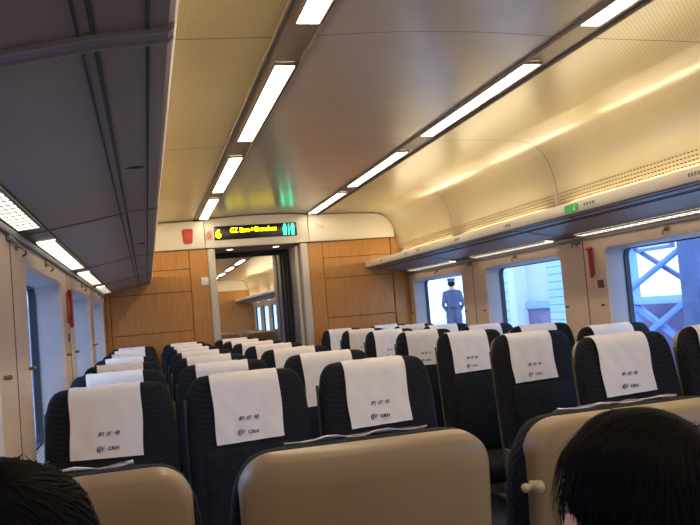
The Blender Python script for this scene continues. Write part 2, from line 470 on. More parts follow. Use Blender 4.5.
# ------------------------------------------------------------------ far end wall
m = MB(); DX0, DX1, DZ = .70, 1.565, 2.05
m.box((XL, YE, 0), (DX0, YE+.10, 2.05)); m.box((DX1, YE, 0), (XR, YE+.10, 2.05)); m.box((XL-.1, YE, DZ), (XR+.1, YE+.10, 2.46))
m.mi = 0; struct(m.build('wall_front', 'groove'))
m = MB(); PT = .012
def wp(x0, x1, z0, z1): m.box((x0+.003, YE-PT, z0+.003), (x1-.003, YE+.005, z1-.003), .0015, 1)
wp(-.333, .445, .02, 1.262); wp(-.333, .445, 1.262, 1.648); wp(-.333, .445, 1.648, 1.868); wp(-.333, .445, 1.868, 2.055); wp(.445, .625, .02, 2.055)
wp(1.645, 1.798, .02, 2.055); wp(1.798, 2.53, .02, 1.268); wp(1.798, 2.53, 1.268, 1.675); wp(1.798, 2.53, 1.675, 1.886); wp(1.798, 2.53, 1.886, 2.055)
m.box((XL+.001, YE-.03, .0), (-.336, YE, 2.055), .006); m.box((2.533, YE-.03, 0), (XR-.001, YE, 2.055), .006)
trim(m, 'wood')
for x0, x1 in ((.625, .702), (1.563, 1.645)):
    m = MB(); m.box((x0, YE-.035, 0), (x1, YE+.10, 2.055), .02, 4); trim(m, 'frame')
# moulded bulkhead panels in three pieces following the ceiling
def bulk(d0, d1, name):
    n = 40; ds = [d0+(d1-d0)*k/n for k in range(n+1)]
    top = []
    for d in ds:
        z = zceil(d)-.008
        top.append((XC+d, z))
    m = MB()
    out = [(x, max(z, 2.064)) for x, z in top if z > 2.062]
    out = out+[(out[-1][0], 2.062), (out[0][0], 2.062)]
    r = [[(x, YE-.045, z) for x, z in out]]
    cx = sum(p[0] for p in out)/len(out); cz = sum(p[1] for p in out)/len(out)
    ins = []
    for x, z in out: ins.append((cx+(x-cx)*(1-.012/max(abs(d1-d0), .1)), cz+(z-cz)*.94))
    m.loft([[(x, YE+.0, z) for x, z in out], [(x, YE-.038, z) for x, z in out], [(x, YE-.046, z) for x, z in ins]])
    trim(m, 'bulk')
bulk(-1.449, -.548, 'l'); bulk(-.543, .502, 'm'); bulk(.507, 1.449, 'r')

# LED display
t = thing('led_display', 'black display above the end door with yellow train route lettering', 'display', (1.121, YE-.046, 2.202))
m = MB(); m.box((-.418, -.012, -.070), (.418, .002, .068), .006); m.build('housing', 'ledblack', t)
def put(me, name, par, x, z, y=-.0135):
    o = link(name, me, par, (x, y, z)); o.rotation_euler = (PI/2, 0, 0); return o
put(text_mesh('6', .115, 'ledyellow', 0, .0004, .003), 'car_number', t, -.378, -.012)
put(text_mesh('GZ East->Shenzhen', .068, 'ledyellow', 0, .0004, .0006, .86), 'route_lettering', t, -.025, .018)
m = MB()
for cx in (.295, .375):
    m.sphere((cx, -.013, .044), (.014, .001, .014), 2); m.box((cx-.019, -.014, -.02), (cx+.019, -.012, .026), .004)
    m.box((cx-.015, -.014, -.055), (cx-.003, -.012, -.02)); m.box((cx+.003, -.014, -.055), (cx+.015, -.012, -.02))
m.box((.332, -.014, -.055), (.338, -.012, .055)); m.build('toilet_pictogram', 'ledgreen', t)
# badge, plate, faint mark, switch
t = thing('fire_equipment_badge', 'small red shield-shaped badge on the cream panel left of the display', 'sign', (.443, YE-.046, 2.188))
sh = rrect(-.055, .055, -.075, .072, .02, 4); sh = [(x*(1 if z > -.03 else .8), z) for x, z in sh]
m = MB(); m.loft([[(x, -.006, z) for x, z in sh], [(x, .002, z) for x, z in sh]]); m.build('plate', 'red', t)
m = MB()
for a, b, c, d in ((-.03, .0, .03, .012), (-.006, -.035, .006, .045), (-.03, -.03, -.02, .03), (.02, -.03, .03, .03)): m.box((a, -.0075, b), (c, -.0055, d))
m.build('mark', 'redprint', t)
t = thing('car_number_plate', 'small square plate with faded red 6 beside the display', 'sign', (.650, YE-.046, 2.188))
m = MB(); m.box((-.034, -.004, -.050), (.034, .002, .050), .002); m.build('plate', 'pinkplate', t)
put(text_mesh('6', .10, 'redprint', 0, .0004, .001), 'number', t, 0, 0, -.0048)
t = thing('no_smoking_mark', 'faint pink crossed mark on the cream panel right of the display', 'sign', (1.79, YE-.046, 2.215))
m = MB()
m.tube([(-.05, -.001, .04), (.05, -.001, -.04)], .004, 6); m.tube([(-.05, -.001, -.005), (.045, -.001, .0)], .005, 6); m.tube([(-.04, -.001, -.035), (.03, -.001, .035)], .003, 6)
m.build('print', 'faintprint', t)
t = thing('wall_switch', 'small white square switch on the wood panel left of the door', 'switch', (.582, YE-PT, 1.735))
m = MB(); m.box((-.035, -.012, -.04), (.035, .001, .04), .004); m.build('plate', 'white', t)
m = MB(); m.box((-.012, -.016, -.018), (.012, -.011, .018), .002); m.build('rocker', 'white', t)

# ------------------------------------------------------------------ gangway and the next car
GY = 9.72
m = MB(); m.box((DX0-.25, YE+.10, -.05), (DX1+.25, GY+.2, 0)); m.build('floor', 'floor')['kind'] = 'structure'
m = MB()
m.box((DX1, YE+.10, 0), (DX1+.06, 8.72, 2.2)); m.box((DX0-.06, YE+.10, 0), (DX0, 8.72, 2.2)); m.box((DX0-.06, YE+.10, 2.056), (DX1+.06, 8.70, 2.16)); m.box((DX1, 9.22, 0), (DX1+.06, GY, 2.2)); m.box((DX0-.06, 9.22, 0), (DX0, GY, 2.2)); m.box((DX0-.06, 9.22, 2.07), (DX1+.06, GY, 2.16))
struct(m.build('wall_vestibule', 'vest'))
m = MB()
for k in range(5):
    y = 8.72+k*.10
    for x0, x1 in ((DX1-.03, DX1+.06), (DX0-.06, DX0+.03)): m.box((x0+.02*(k % 2)*(1 if x0 < 1 else -1), y, 0), (x1, y+.10, 2.12), .012)
    m.box((DX0-.06, y, 2.036+.012*(k % 2)), (DX1+.06, y+.10, 2.14), .012)
tag(m.build('gangway_bellows', 'bellows'), 'black folded rubber bellows lining the passage beyond the end door', 'bellows')
m = MB(); m.box((DX1-.015, GY-.15, 0), (DX1+.06, GY+.1, 2.1), .01); m.box((DX0-.06, GY-.15, 0), (DX0+.015, GY+.1, 2.1), .01); m.box((DX0-.06, GY-.05, 2.085), (DX1+.06, GY+.1, 2.16), .01)
trim(m, 'vest')
for (x, y, zz, lab) in ((.87, 8.23, 2.056, 'left one by the doorway'), (1.35, 8.23, 2.056, 'right one by the doorway'), (.90, 9.55, 2.07, 'left one past the bellows'), (1.32, 9.5, 2.07, 'right one past the bellows')):
    t = thing('downlight', 'round recessed downlight in the passage ceiling, %s' % lab, 'light', (x, y, zz), 0, 'downlights in the passage')
    m = MB(); m.tube([(0, 0, -.004), (0, 0, .004)], .034, 20); m.build('lens', 'down', t)
    m = MB(); b = [(.034, -.006), (.046, -.004), (.046, .002), (.034, .002)]
    m.loft([[(r*math.cos(a), r*math.sin(a), z) for r, z in b] for a in [2*PI*k/20 for k in range(21)]], True, False); m.build('rim', 'white', t)
# sliding door parked in its pocket: edge seen at the right of the opening
dr = MB(); dr.box((DX1-.045, YE+.035, .01), (DX1-.012, YE+.075, 2.03), .004); door = struct(dr.build('door_1', 'frame'))
m = MB(); m.box((DX1-.052, YE+.045, 1.0), (DX1-.043, YE+.065, 1.18), .003); m.build('door_handle', 'metal', door)

C0, C1 = GY+.1, 20.9
S2 = [C0+1.83*k for k in range(6)]+[C1]
shell(C0, C1, S2)
W2 = [(C0+.30+1.35*k, C0+1.30+1.35*k) for k in range(8)]
WZK = WZ0
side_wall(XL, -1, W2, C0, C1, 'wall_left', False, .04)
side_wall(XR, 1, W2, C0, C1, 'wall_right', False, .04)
m = MB(); m.box((XL, C0, -.05), (XR, C1, 0)); struct(m.build('floor', 'floor'))
m = MB(); m.box((XL-.1, C0-.08, 0), (DX0, C0, 2.46)); m.box((DX1, C0-.08, 0), (XR+.1, C0, 2.46)); m.box((DX0, C0-.08, 2.1), (DX1, C0, 2.46)); struct(m.build('wall_back', 'wood'))
m = MB(); m.box((XL-.1, C1, 0), (XR+.1, C1+.08, 2.46)); struct(m.build('wall_front', 'wood'))
m = MB(); out = [(XC+d, max(zceil(d)-.008, 2.06)) for d in [-1.449+2.898*k/60 for k in range(61)]]+[(XC+1.449, 2.055), (XC-1.449, 2.055)]
m.loft([[(x, C1, z) for x, z in out], [(x, C1-.05, z) for x, z in out]]); trim(m, 'bulk')
m = MB(); m.box((DX0-.07, C1-.03, 0), (DX0, C1, 2.05), .01); m.box((DX1, C1-.03, 0), (DX1+.07, C1, 2.05), .01); trim(m, 'frame')
for sg, side in ((-1, 'left'), (1, 'right')):
    rack(sg, C0, C1-.02, S2[1:-1], 'grey luggage rack along the %s windows of the next car' % side)
    for k in range(6):
        y = C0+.45+1.83*k
        if y+1.3 > C1: continue
        ceiling_lamp(sg, y, y+1.12, 'long white light in the %s ceiling channel of the next car' % side, 'lights of the next car, %s' % side)
        rack_lamp(sg, y, y+1.33, 'louvred light under the %s luggage rack of the next car' % side, 'rack lights of the next car, %s' % side)
        t = thing('cove_light', 'warm strip light on the %s luggage rack of the next car' % side, 'light', (rx(sg, .422), y+.66, 1.772), 0, 'strip lights on the next car\'s %s rack' % side)
        m = MB(); m.tube([(0, -.66, .064), (0, .66, .064)], .012, 8); m.build('tube', 'tube', t)
        m = MB(); m.box((-.014, -.68, 0), (.014, .68, .010)); m.box((-.014, -.69, 0), (.014, -.66, .078)); m.box((-.014, .66, 0), (.014, .69, .078)); m.build('fitting', 'white', t)

# ------------------------------------------------------------------ seats
K = .115
def yb(z): return -.19-K*(z-1.14)          # rear plane of the backrest at height z
def ring(w, y0, y1, z, n=32, e=4.):
    out = []; c = (y0+y1)/2; h = (y1-y0)/2
    for k in range(n):
        a = 2*PI*k/n; ca, sa = math.cos(a), math.sin(a)
        out.append((w*math.copysign(abs(ca)**(2/e), ca), c+h*math.copysign(abs(sa)**(2/e), sa), z))
    return out
def thick(z): return .125-.03*max(0, (z-.6)/.55)
def back_mesh(dz=0):
    m = MB(); R = []
    for z, w, sh in ((.40, .205, 0), (.44, .214, 0), (.60, .219, 0), (.80, .221, 0), (.95, .221, 0), (1.03, .218, 0), (1.077, .212, .002), (1.107, .204, .006), (1.127, .194, .012), (1.140, .181, .02), (1.147, .165, .028), (1.150, .14, .036)):
        zz = z-dz*(z > 1.09); R.append(ring(w, yb(z)+sh, yb(z)+thick(z)-sh, zz))
    m.loft(R); return m.mesh('backrest', 'fabric', 50)
def shell_mesh():
    m = MB()
    def loop(ins, off):
        top = rrect(-.203+ins, .203-ins, .30+ins, 1.136-ins, .055-ins*.5, 8)
        return [(x, yb(z)-off-.012*(1-(x/.22)**2), z) for x, z in top]
    m.loft([loop(-.002, -.03), loop(0, -.002), loop(.004, .008), loop(.012, .0125), loop(.05, .016)])
    return m.mesh('back_shell', 'shell', 60)
def edge_mesh(s):
    m = MB()
    pts = [(s*.217, yb(z)+.020, z) for z in (.42, .6, .8, .95, 1.03, 1.07)]
    m.tube(pts, .006, 8)
    return m.mesh('shell_edge', 'piping', 60)
def cushion_mesh():
    m = MB(); R = []
    for y, z0, z1, w in ((-.09, .36, .44, .20), (-.06, .345, .455, .214), (.1, .34, .455, .219), (.30, .34, .46, .219), (.38, .345, .462, .216), (.42, .355, .452, .21), (.435, .375, .435, .20)):
        c = [(x, z) for x, z in rrect(-w, w, z0, z1, .028, 5)]
        R.append([(x, y, z-.012*(1-(x/.22)**2)*(z > .42)) for x, z in c])
    m.loft(R); return m.mesh('seat_cushion', 'fabric2', 50)
def frontpanel_mesh():
    m = MB(); pts = rrect(-.165, .165, .47, .90, .03, 5)
    f = lambda z, o: yb(z)+thick(z)+o
    m.loft([[(x, f(z, -.012), z) for x, z in pts], [(x, f(z, .004), z) for x, z in pts], [(x*.9, f(.685+(z-.685)*.94, .014), .685+(z-.685)*.94) for x, z in pts]])
    return m.mesh('lumbar_pad', 'fabric2', 50)
def cover_mesh(seed, short=False):
    r = random.Random(seed); wt, wb = .121+r.uniform(-.003, .003), .117+r.uniform(-.003, .003)
    sk = r.uniform(-.008, .008); ph = [r.uniform(0, 6) for _ in range(4)]
    path = []
    F = lambda z, o: yb(z)+thick(z)+o
    B0 = lambda z, o: yb(z)-o
    path += [(B0(1.140, 0)+.018, 1.1455), (B0(1.143, 0)+.022, 1.149), (B0(1.147, 0)+.030, 1.1525), (yb(1.147)+.040, 1.1535), (yb(1.147)+.055, 1.154), (F(1.142, -.020), 1.1515), (F(1.127, -.004), 1.139), (F(1.112, .004), 1.121)]
    if short: path = [(yb(1.14)+.058, 1.1410), (yb(1.14)+.064, 1.1412), (F(1.14, -.036), 1.1418), (F(1.136, -.021), 1.137), (F(1.127, -.007), 1.128), (F(1.112, .004), 1.113)]
    z = 1.102
    while z > .920: path.append((F(z, .0065), z)); z -= .019
    path.append((F(.914, .0065), .914))
    m = MB(); n = 15; L = len(path); rows = []
    for i, (y, z) in enumerate(path):
        t = i/(L-1); w = wt+(wb-wt)*t; row = []
        for k in range(n):
            s = k/(n-1)*2-1
            wr = .0016*math.sin(9*s+ph[0]+5*t)*math.sin(7*t+ph[1])+.0012*math.sin(17*(s*.6+t)+ph[2])
            edge = .002*math.sin(11*t+ph[3]) if abs(s) > .99 else 0
            d = wr+.0012 if (1 if short else 4) < i else wr*.8
            dz = (.004*s*math.copysign(1, sk) if i == L-1 else 0)+((.0012+.0022*math.sin(7*s+ph[1])) if i in (0, 1) else 0)
            zz = z+dz+(d if i <= 5 else 0)
            row.append((s*w+sk*t+edge, y+(d if i > 5 else 0), zz))
        rows.append(row)
    R = m.loft(rows, False, False)
    me = m.mesh('headrest_cover', 'cloth', 80)
    vn = [v.normal.copy() for v in me.vertices]; cs = [v.co.copy() for v in me.vertices]
    q = MB(); A = [q.bm.verts.new(c) for c in cs]; B = [q.bm.verts.new(c-k*.0016) for c, k in zip(cs, vn)]
    for p in me.polygons:
        v = list(p.vertices); q.face([A[i] for i in v]); q.face([B[i] for i in v[::-1]])
    rim = list(range(n))+[i*n+n-1 for i in range(1, L)]+[(L-1)*n+k for k in range(n-2, -1, -1)]+[i*n for i in range(L-2, 0, -1)]
    for a, b in zip(rim, rim[1:]+rim[:1]): q.face([A[a], A[b], B[b], B[a]])
    return q.mesh('headrest_cover', 'cloth', 80)
slogan_me = text_mesh('和 谐 号', .0160, 'ink', .18, .0003, .0003, 1.3)
def logo_mesh():
    m = MB()
    for r0, r1, a0, a1, cx in ((.0150, .0108, 95, 250, .001), (.0098, .0064, 85, 245, .0025), (.0054, .0022, 80, 240, .004)):
        A = []; B = []
        for k in range(13):
            t = k/12; a = math.radians(a0+(a1-a0)*t); w = math.sin(PI*min(max(t, .08), .95))
            rm, hw = (r0+r1)/2, (r0-r1)/2*(.35+.65*w)
            A.append((cx+1.15*(rm+hw)*math.cos(a), (rm+hw)*math.sin(a)*.92, 0)); B.append((cx+1.15*(rm-hw)*math.cos(a), (rm-hw)*math.sin(a)*.92, 0))
        m.loft([[(x, y, z) for x, y, z in A], [(x, y, z) for x, y, z in B]], False)
    for y, x1 in ((.0072, .012), (.002, .010), (-.003, .008)):
        m.face([m.bm.verts.new(p) for p in ((.001, y-.0012, 0), (x1, y+.0006, 0), (x1-.001, y+.002, 0), (.001, y+.0012, 0))])
    return m.mesh('logo_swirl', 'ink', 0)
swirl_me = logo_mesh(); crh_me = text_mesh('CRH', .0165, 'ink2', .1, .0003, .0004, 1.12)
def arm_mesh(s):
    m = MB(); x = s*.2285
    m.box((x-.009, -.06, .565), (x+.009, .30, .60), .008, 3); m.box((x-.007, -.05, .40), (x+.007, .04, .58), .005)
    return m.mesh('armrest', 'arm', 40)
def leg_mesh(s):
    m = MB(); x = s*.15
    m.box((x-.025, -.02, .0), (x+.025, .30, .03), .008); m.box((x-.018, .06, .02), (x+.018, .20, .36), .008)
    return m.mesh('leg', 'metal', 40)
def knob_mesh(s):
    m = MB(); z = 1.035; y = yb(z)-.008; x = s*.207
    m.tube([(x, y+.006, z), (x+s*.0, y-.016, z)], .0055, 10); m.sphere((x, y-.020, z), .011, 2); m.sphere((x+s*.020, y-.014, z-.001), .008, 2); m.tube([(x, y-.016, z), (x+s*.020, y-.012, z-.001)], .006, 8)
    return m.mesh('coat_knob', 'knob', 60)
ME = dict(back=back_mesh(), back0=back_mesh(.011), shell=shell_mesh(), edge=[edge_mesh(-1), edge_mesh(1)], cush=cushion_mesh(), pad=frontpanel_mesh(), arms=[arm_mesh(-1), arm_mesh(1)], legs=[leg_mesh(-1), leg_mesh(1)], knob=[knob_mesh(-1), knob_mesh(1)])
covers = [cover_mesh(s) for s in range(6)]; covers0 = [cover_mesh(s+9, True) for s in range(3)]
NS = 0
def seat(X, Y, rz, label, group, knob=None, tilt=0.):
    global NS; NS += 1
    t = thing('train_seat', label, 'seat', (X, Y, 0), rz, group)
    link('backrest', ME['back' if rz else 'back0'], t); sh_ = link('back_shell', ME['shell'], t); 
    if rz:
        for e in ME['edge']: link('shell_edge', e, t)['label'] = 'olive plastic edge along the backrest'
    link('seat_cushion', ME['cush'], t); link('lumbar_pad', ME['pad'], t)
    for a in ME['arms'][(1 if X < -.14 and not rz and Y < 5 else 0):]: link('armrest', a, t)
    for a in ME['legs']: link('leg', a, t)
    if knob: link('coat_knob', ME['knob'][0 if knob < 0 else 1], sh_)
    c = link('headrest_cover', covers[NS*7 % 6] if rz else covers0[NS % 3], t); c['label'] = 'white cloth headrest cover with blue lettering'
    c.location.x = (.010+(.022 if X > 1.5 else 0))*(1 if rz else 0)
    al = math.atan(K)
    def pr(name, me, x, z):
        o = link(name, me, c, (x, yb(z)+thick(z)+.0125, z)); o.rotation_euler = (PI/2, 0, PI)
    pr('slogan', slogan_me, -.004, .993); pr('logo_swirl', swirl_me, .022, .945); pr('logo_lettering', crh_me, -.016, .945)
    return t
CX = [-.143, .335, .818, 1.895, 2.375]
CN = ['left window column', 'left middle column', 'left aisle column', 'right aisle column', 'right window column']
RN = ['nearest row', 'second row', 'third row', 'fourth row', 'fifth row', 'sixth row', 'last row by the wood wall']
for i in range(7):
    for j in range(5):
        seat(CX[j]+random.uniform(-.004, .004), 2.9+.8145*i-.085, PI, 'navy seat facing the camera: %s, %s' % (CN[j], RN[i]), 'seats facing the camera', knob=-1 if j == 1 else None)
R0 = ['left of the three tan seat backs in front, cropped by the left head', 'middle of the three tan seat backs in front', 'right of the three tan seat backs in front, behind the right head']
for j in range(3):
    seat(CX[j]-.012, 1.22+.20, 0, R0[j], 'tan seat backs in front', knob=-1 if j == 2 else None)
for j, l in ((0, 'tan backed seat that holds the person at the lower left'), (2, 'tan backed seat that holds the person at the lower right')):
    seat(CX[j], .4055+.185, 0, l, None)
for i in range(2):
    for j, x in enumerate((-.143, 1.0, 1.48, 1.96)):
        seat(x, 10.95+.85*i, 0, 'tan seat in the next car, %s row, %s' % (['first', 'second'][i], ['leftmost', 'just right of the aisle', 'second from the right windows', 'nearest the right windows'][j]), 'seats of the next car')

# ------------------------------------------------------------------ wall fittings
def hook(X, sg, y, z, label):
    t = thing('coat_hook', label, 'hook', (X, y, z), 0, 'coat hooks')
    m = MB(); s = -sg
    m.box((min(0, s*.006), -.02, -.012), (max(0, s*.006), .02, .012), .002); m.build('mount', 'brass', t)
    m = MB(); m.tube([(s*.005, 0, 0), (s*.02, 0, -.006), (s*.03, 0, -.016), (s*.028, .004, -.026), (s*.018, .008, -.03)], .004, 8); m.build('hook', 'brass', t)
for y, l in ((7.16, 'farthest right window'), (5.49, 'middle right window'), (3.68, 'nearest right window'), (1.7, 'right window beside the front seats')): hook(XR, 1, y, 1.632, 'small brass coat hook over the %s' % l)
for y, l in ((7.02, 'farthest left window'), (5.3, 'middle left window'), (3.46, 'nearest left window'), (2.70, 'left wall joint beside the front seats')): hook(XL, -1, y, 1.632, 'small brass coat hook over the %s' % l)
for X, sg, y, side in ((XR, 1, 4.60, 'right'), (XR, 1, 6.36, 'right far'), (XL, -1, 2.56, 'left')):
    t = thing('rack_bracket', 'dark two-armed bracket under the luggage rack at the %s wall joint' % side, 'bracket', (X, y, 1.632), 0, 'rack brackets')
    m = MB(); s = -sg
    m.box((min(-s*.004, s*.012), -.045, .0), (max(-s*.004, s*.012), .045, .02), .003); m.build('bar', 'joint', t)
    for yy in (-.03, .03):
        m = MB(); m.tube([(s*.012, yy, .01), (s*.022, yy, -.004), (s*.014, yy, -.016)], .004, 6); m.build('arm', 'joint', t)
def hammer(X, sg, y, z, label):
    s = -sg; t = thing('emergency_hammer', label, 'hammer', (X, y, z), 0)
    m = MB(); m.box((min(0, s*.01), -.014, -.10), (max(0, s*.01), .014, .06), .003); m.build('holder', 'redprint', t)
    m = MB(); m.tube([(s*.020, 0, .055), (s*.022, 0, .0), (s*.020, 0, -.07), (s*.020, 0, -.12)], [.010, .008, .010, .009], 10); m.build('handle', 'red', t)
    m = MB(); m.tube([(s*.020, -.032, .062), (s*.020, -.022, .062), (s*.020, .022, .062), (s*.020, .032, .062)], [.003, .011, .011, .003], 10); m.build('head', 'red', t)
hammer(XR, 1, 4.43, 1.53, 'red emergency hammer in its holder on the right wall')
hammer(XL, -1, 4.265, 1.49, 'red emergency hammer in its holder on the left wall')
m = MB(); m.box((XR-.004, 4.335, 1.345), (XR+.001, 4.40, 1.395), .002); tag(m.build('hammer_sign', 'redplate'), 'small dark red plate below the hammer on the right wall', 'sign')
m = MB(); m.box((XL-.001, 4.24, 1.30), (XL+.004, 4.29, 1.34), .002); tag(m.build('hammer_sign', 'redplate'), 'small dark red plate below the hammer on the left wall', 'sign')

# ------------------------------------------------------------------ people
def cap(m, a, b, ra, rb, n=14):
    a, b = Vector(a), Vector(b); m.tube([a, (a+b)/2, b], [ra, (ra+rb)/2, rb], n); m.sphere(a, ra, 2); m.sphere(b, rb, 2)
def remesh(m, voxel, name, mats, pick, smooth=4):
    bmesh.ops.recalc_face_normals(m.bm, faces=m.bm.faces)
    me = bpy.data.meshes.new('tmp'); m.bm.to_mesh(me); m.bm.free()
    o = bpy.data.objects.new('tmp', me); COL.objects.link(o)
    r = o.modifiers.new('r', 'REMESH'); r.mode = 'VOXEL'; r.voxel_size = voxel
    s = o.modifiers.new('s', 'SMOOTH'); s.iterations = smooth; s.factor = .5
    dg = bpy.context.evaluated_depsgraph_get(); dg.update()
    out = bpy.data.meshes.new_from_object(o.evaluated_get(dg)); bpy.data.objects.remove(o)
    out.name = name; out.materials.clear()
    for q in mats: out.materials.append(M[q])
    for p in out.polygons: p.material_index = pick(p.center)
    out.shade_smooth(); return out
def hand(m, w, d, side, curl=.5, r=.0085):
    """palm plus five curved fingers; w wrist, d forearm direction, side = thumb direction"""
    w, d, s = Vector(w), Vector(d).normalized(), Vector(side).normalized(); u = d.cross(s).normalized()
    for k in range(4):
        o = (k-1.5)*.019
        base = w+d*.085+s*(-o); cap(m, w+d*.02+s*(-o*.7), base, .014, .012, 8)
        l = (.040, .046, .043, .034)[k]; p = base
        for j, f in enumerate((1, .7, .55)):
            a = curl*(j+.6); q = p+(d*math.cos(a)+u*math.sin(a))*l*f; cap(m, p, q, r, r*.92, 8); p = q
    p = w+d*.03+s*.026
    for j, f in enumerate((.042, .032)):
        q = p+(d*.75+s*(.65-.5*j)+u*.25).normalized()*f; cap(m, p, q, .011, .0095, 8); p = q

def head(m, c, yaw=0., nod=0.):
    T = Matrix.Translation(c) @ Matrix.Rotation(yaw, 4, 'Z') @ Matrix.Rotation(nod, 4, 'X')
    m.sphere((0, -.010, .03), (.077, .094, .088), 3, T); m.sphere((0, .030, -.035), (.060, .064, .075), 3, T)
    m.sphere((0, .060, -.085), (.030, .028, .026), 2, T); m.sphere((0, .098, -.012), (.013, .018, .024), 2, T); m.sphere((0, .088, -.052), (.024, .012, .010), 2, T)
    for s in (-1, 1):
        m.sphere((s*.085, -.008, .006), (.012, .018, .032), 2, T); m.sphere((s*.030, .075, .018), (.017, .012, .008), 2, T)
    return T
def hair_mesh(whorl, seed, n=2600, low=-.06):
    r = random.Random(seed); m = MB()
    b = bmesh.new(); bmesh.ops.create_icosphere(b, subdivisions=5, radius=1)
    ctr = Vector((0, -.010, .028)); rad = Vector((.087, .104, .098))
    def keep(d): # hairline: high on the face, low on the nape
        if d.y > .25: return d.z > .35+.35*d.y*.4
        return d.z > low*10 + .25*max(0, d.y+.3) if abs(d.x) < .80 or d.y < -.3 else d.z > (-.30 if d.y < .05 else .1)
    def lump(d): return 1+.014*math.sin(7*d.x+seed)*math.sin(6*d.y+1)+.012*math.sin(11*d.z+5*d.x+seed)
    dele = []
    for v in b.verts:
        d = v.co.normalized(); 
        if not keep(d): dele.append(v)
        v.co = ctr+Vector((d.x*rad.x, d.y*rad.y, d.z*rad.z))*lump(d)
    bmesh.ops.delete(b, geom=dele, context='VERTS'); m.add(b)
    W = Vector(whorl).normalized()
    for k in range(n):
        d = Vector((r.gauss(0, 1), r.gauss(0, 1), r.gauss(0, 1)+.3)).normalized()
        if not keep(d): continue
        t = (d-W); t = t-d*t.dot(d)
        if t.length < .02: t = d.orthogonal()
        t.normalize(); sw = d.cross(t); t = (t+sw*.5+sw*r.gauss(0, .25)).normalized()
        L = r.uniform(.035, .075); lift = r.uniform(.0, .006) if r.random() > .03 else r.uniform(.006, .016)
        pts = []
        for q in range(5):
            f = q/4; dd = (d+t*(f*L/.09)).normalized()
            off = 1+(.02+lift*8*f*(1.1-f*.5)) if lift else 1
            pts.append(ctr+Vector((dd.x*rad.x, dd.y*rad.y, dd.z*rad.z))*lump(dd)*1.0+dd*(.001+lift*f*(1.2-.3*f))-Vector((0, 0, .010*f*f)))
        wd = d.cross(t)*r.uniform(.0006, .0012)
        A = [m.bm.verts.new(p-wd*(1-.85*i/4)) for i, p in enumerate(pts)]; B = [m.bm.verts.new(p+wd*(1-.85*i/4)) for i, p in enumerate(pts)]
        for i in range(4): m.face([A[i], A[i+1], B[i+1], B[i]])
    me = m.mesh('hair', 'hair', 0); me.shade_smooth(); return me
def seated(px, py, hx, hy, hz, yaw, nod, label, seed, whorl):
    """px,py hip centre on the cushion; head centre at hx,hy,hz"""
    t = thing('person', label, 'person', (px, py, .0))
    m = MB(); H = Vector((hx-px, hy-py, hz))
    hip = Vector((0, 0, .545)); ch = hip.lerp(H, .52)+Vector((0, -.02, .0)); nk = H+Vector((0, -.03, -.15))
    for s in (-1, 1):
        cap(m, hip+Vector((s*.085, 0, 0)), ch+Vector((s*.085, 0, -.02)), .105, .105)
        shd = nk+Vector((s*.163, -.005, -.055)); cap(m, nk+Vector((0, 0, -.035)), shd, .062, .058)
        cap(m, ch+Vector((s*.08, 0, .0)), shd, .105, .06)
        el = Vector((s*.205, .12, .68)); wr = Vector((s*.10, .30, .60)); cap(m, shd, el, .052, .042); cap(m, el, wr, .042, .028)
        hand(m, wr, (-s*.35, .9, -.25), (-s*.9, -.35, .25), .45*(-s))
        kn = Vector((s*.11, .44, .525)); an = Vector((s*.11, .47, .10)); cap(m, hip+Vector((s*.09, .0, -.015)), kn, .085, .062); cap(m, kn, an, .058, .042)
        cap(m, an+Vector((0, -.03, -.055)), an+Vector((0, .16, -.065)), .042, .036)
    cap(m, nk+Vector((0, 0, -.05)), H+Vector((0, -.02, -.06)), .060, .052)
    head(m, H, yaw, nod)
    def pick(c):
        if (c-H).length < .16 and c.z > nk.z+.012: return 0
        if c.z < .62 and c.y > .36 and abs(c.x) < .17 and c.z > .56: return 0
        return 2 if c.z < .60 else 1
    link('body', remesh(m, .007, 'body', ['skin', 'jacket', 'trousers'], pick), t)
    h = link('hair', hair_mesh(whorl, seed), t, H); h.rotation_euler = (nod, 0, yaw)
    for s in (-1, 1):
        e = MB(); T = Matrix.Translation(H) @ Matrix.Rotation(yaw, 4, 'Z') @ Matrix.Rotation(nod, 4, 'X')
        e.sphere((s*.030, .083, .010), (.011, .007, .006), 2, T); e.build('eye', 'white', t)
    return t
seated(-.150, .735, -.136, .755, 1.119, .1, -.10, 'person with short black hair at the lower left corner, seen from behind', 3, (.1, -.5, .85))
seated(.715, .735, .482, .745, 1.096, .05, -.10, 'person with black hair and a visible left ear at the lower right, seen from behind', 5, (.22, -.62, .75))

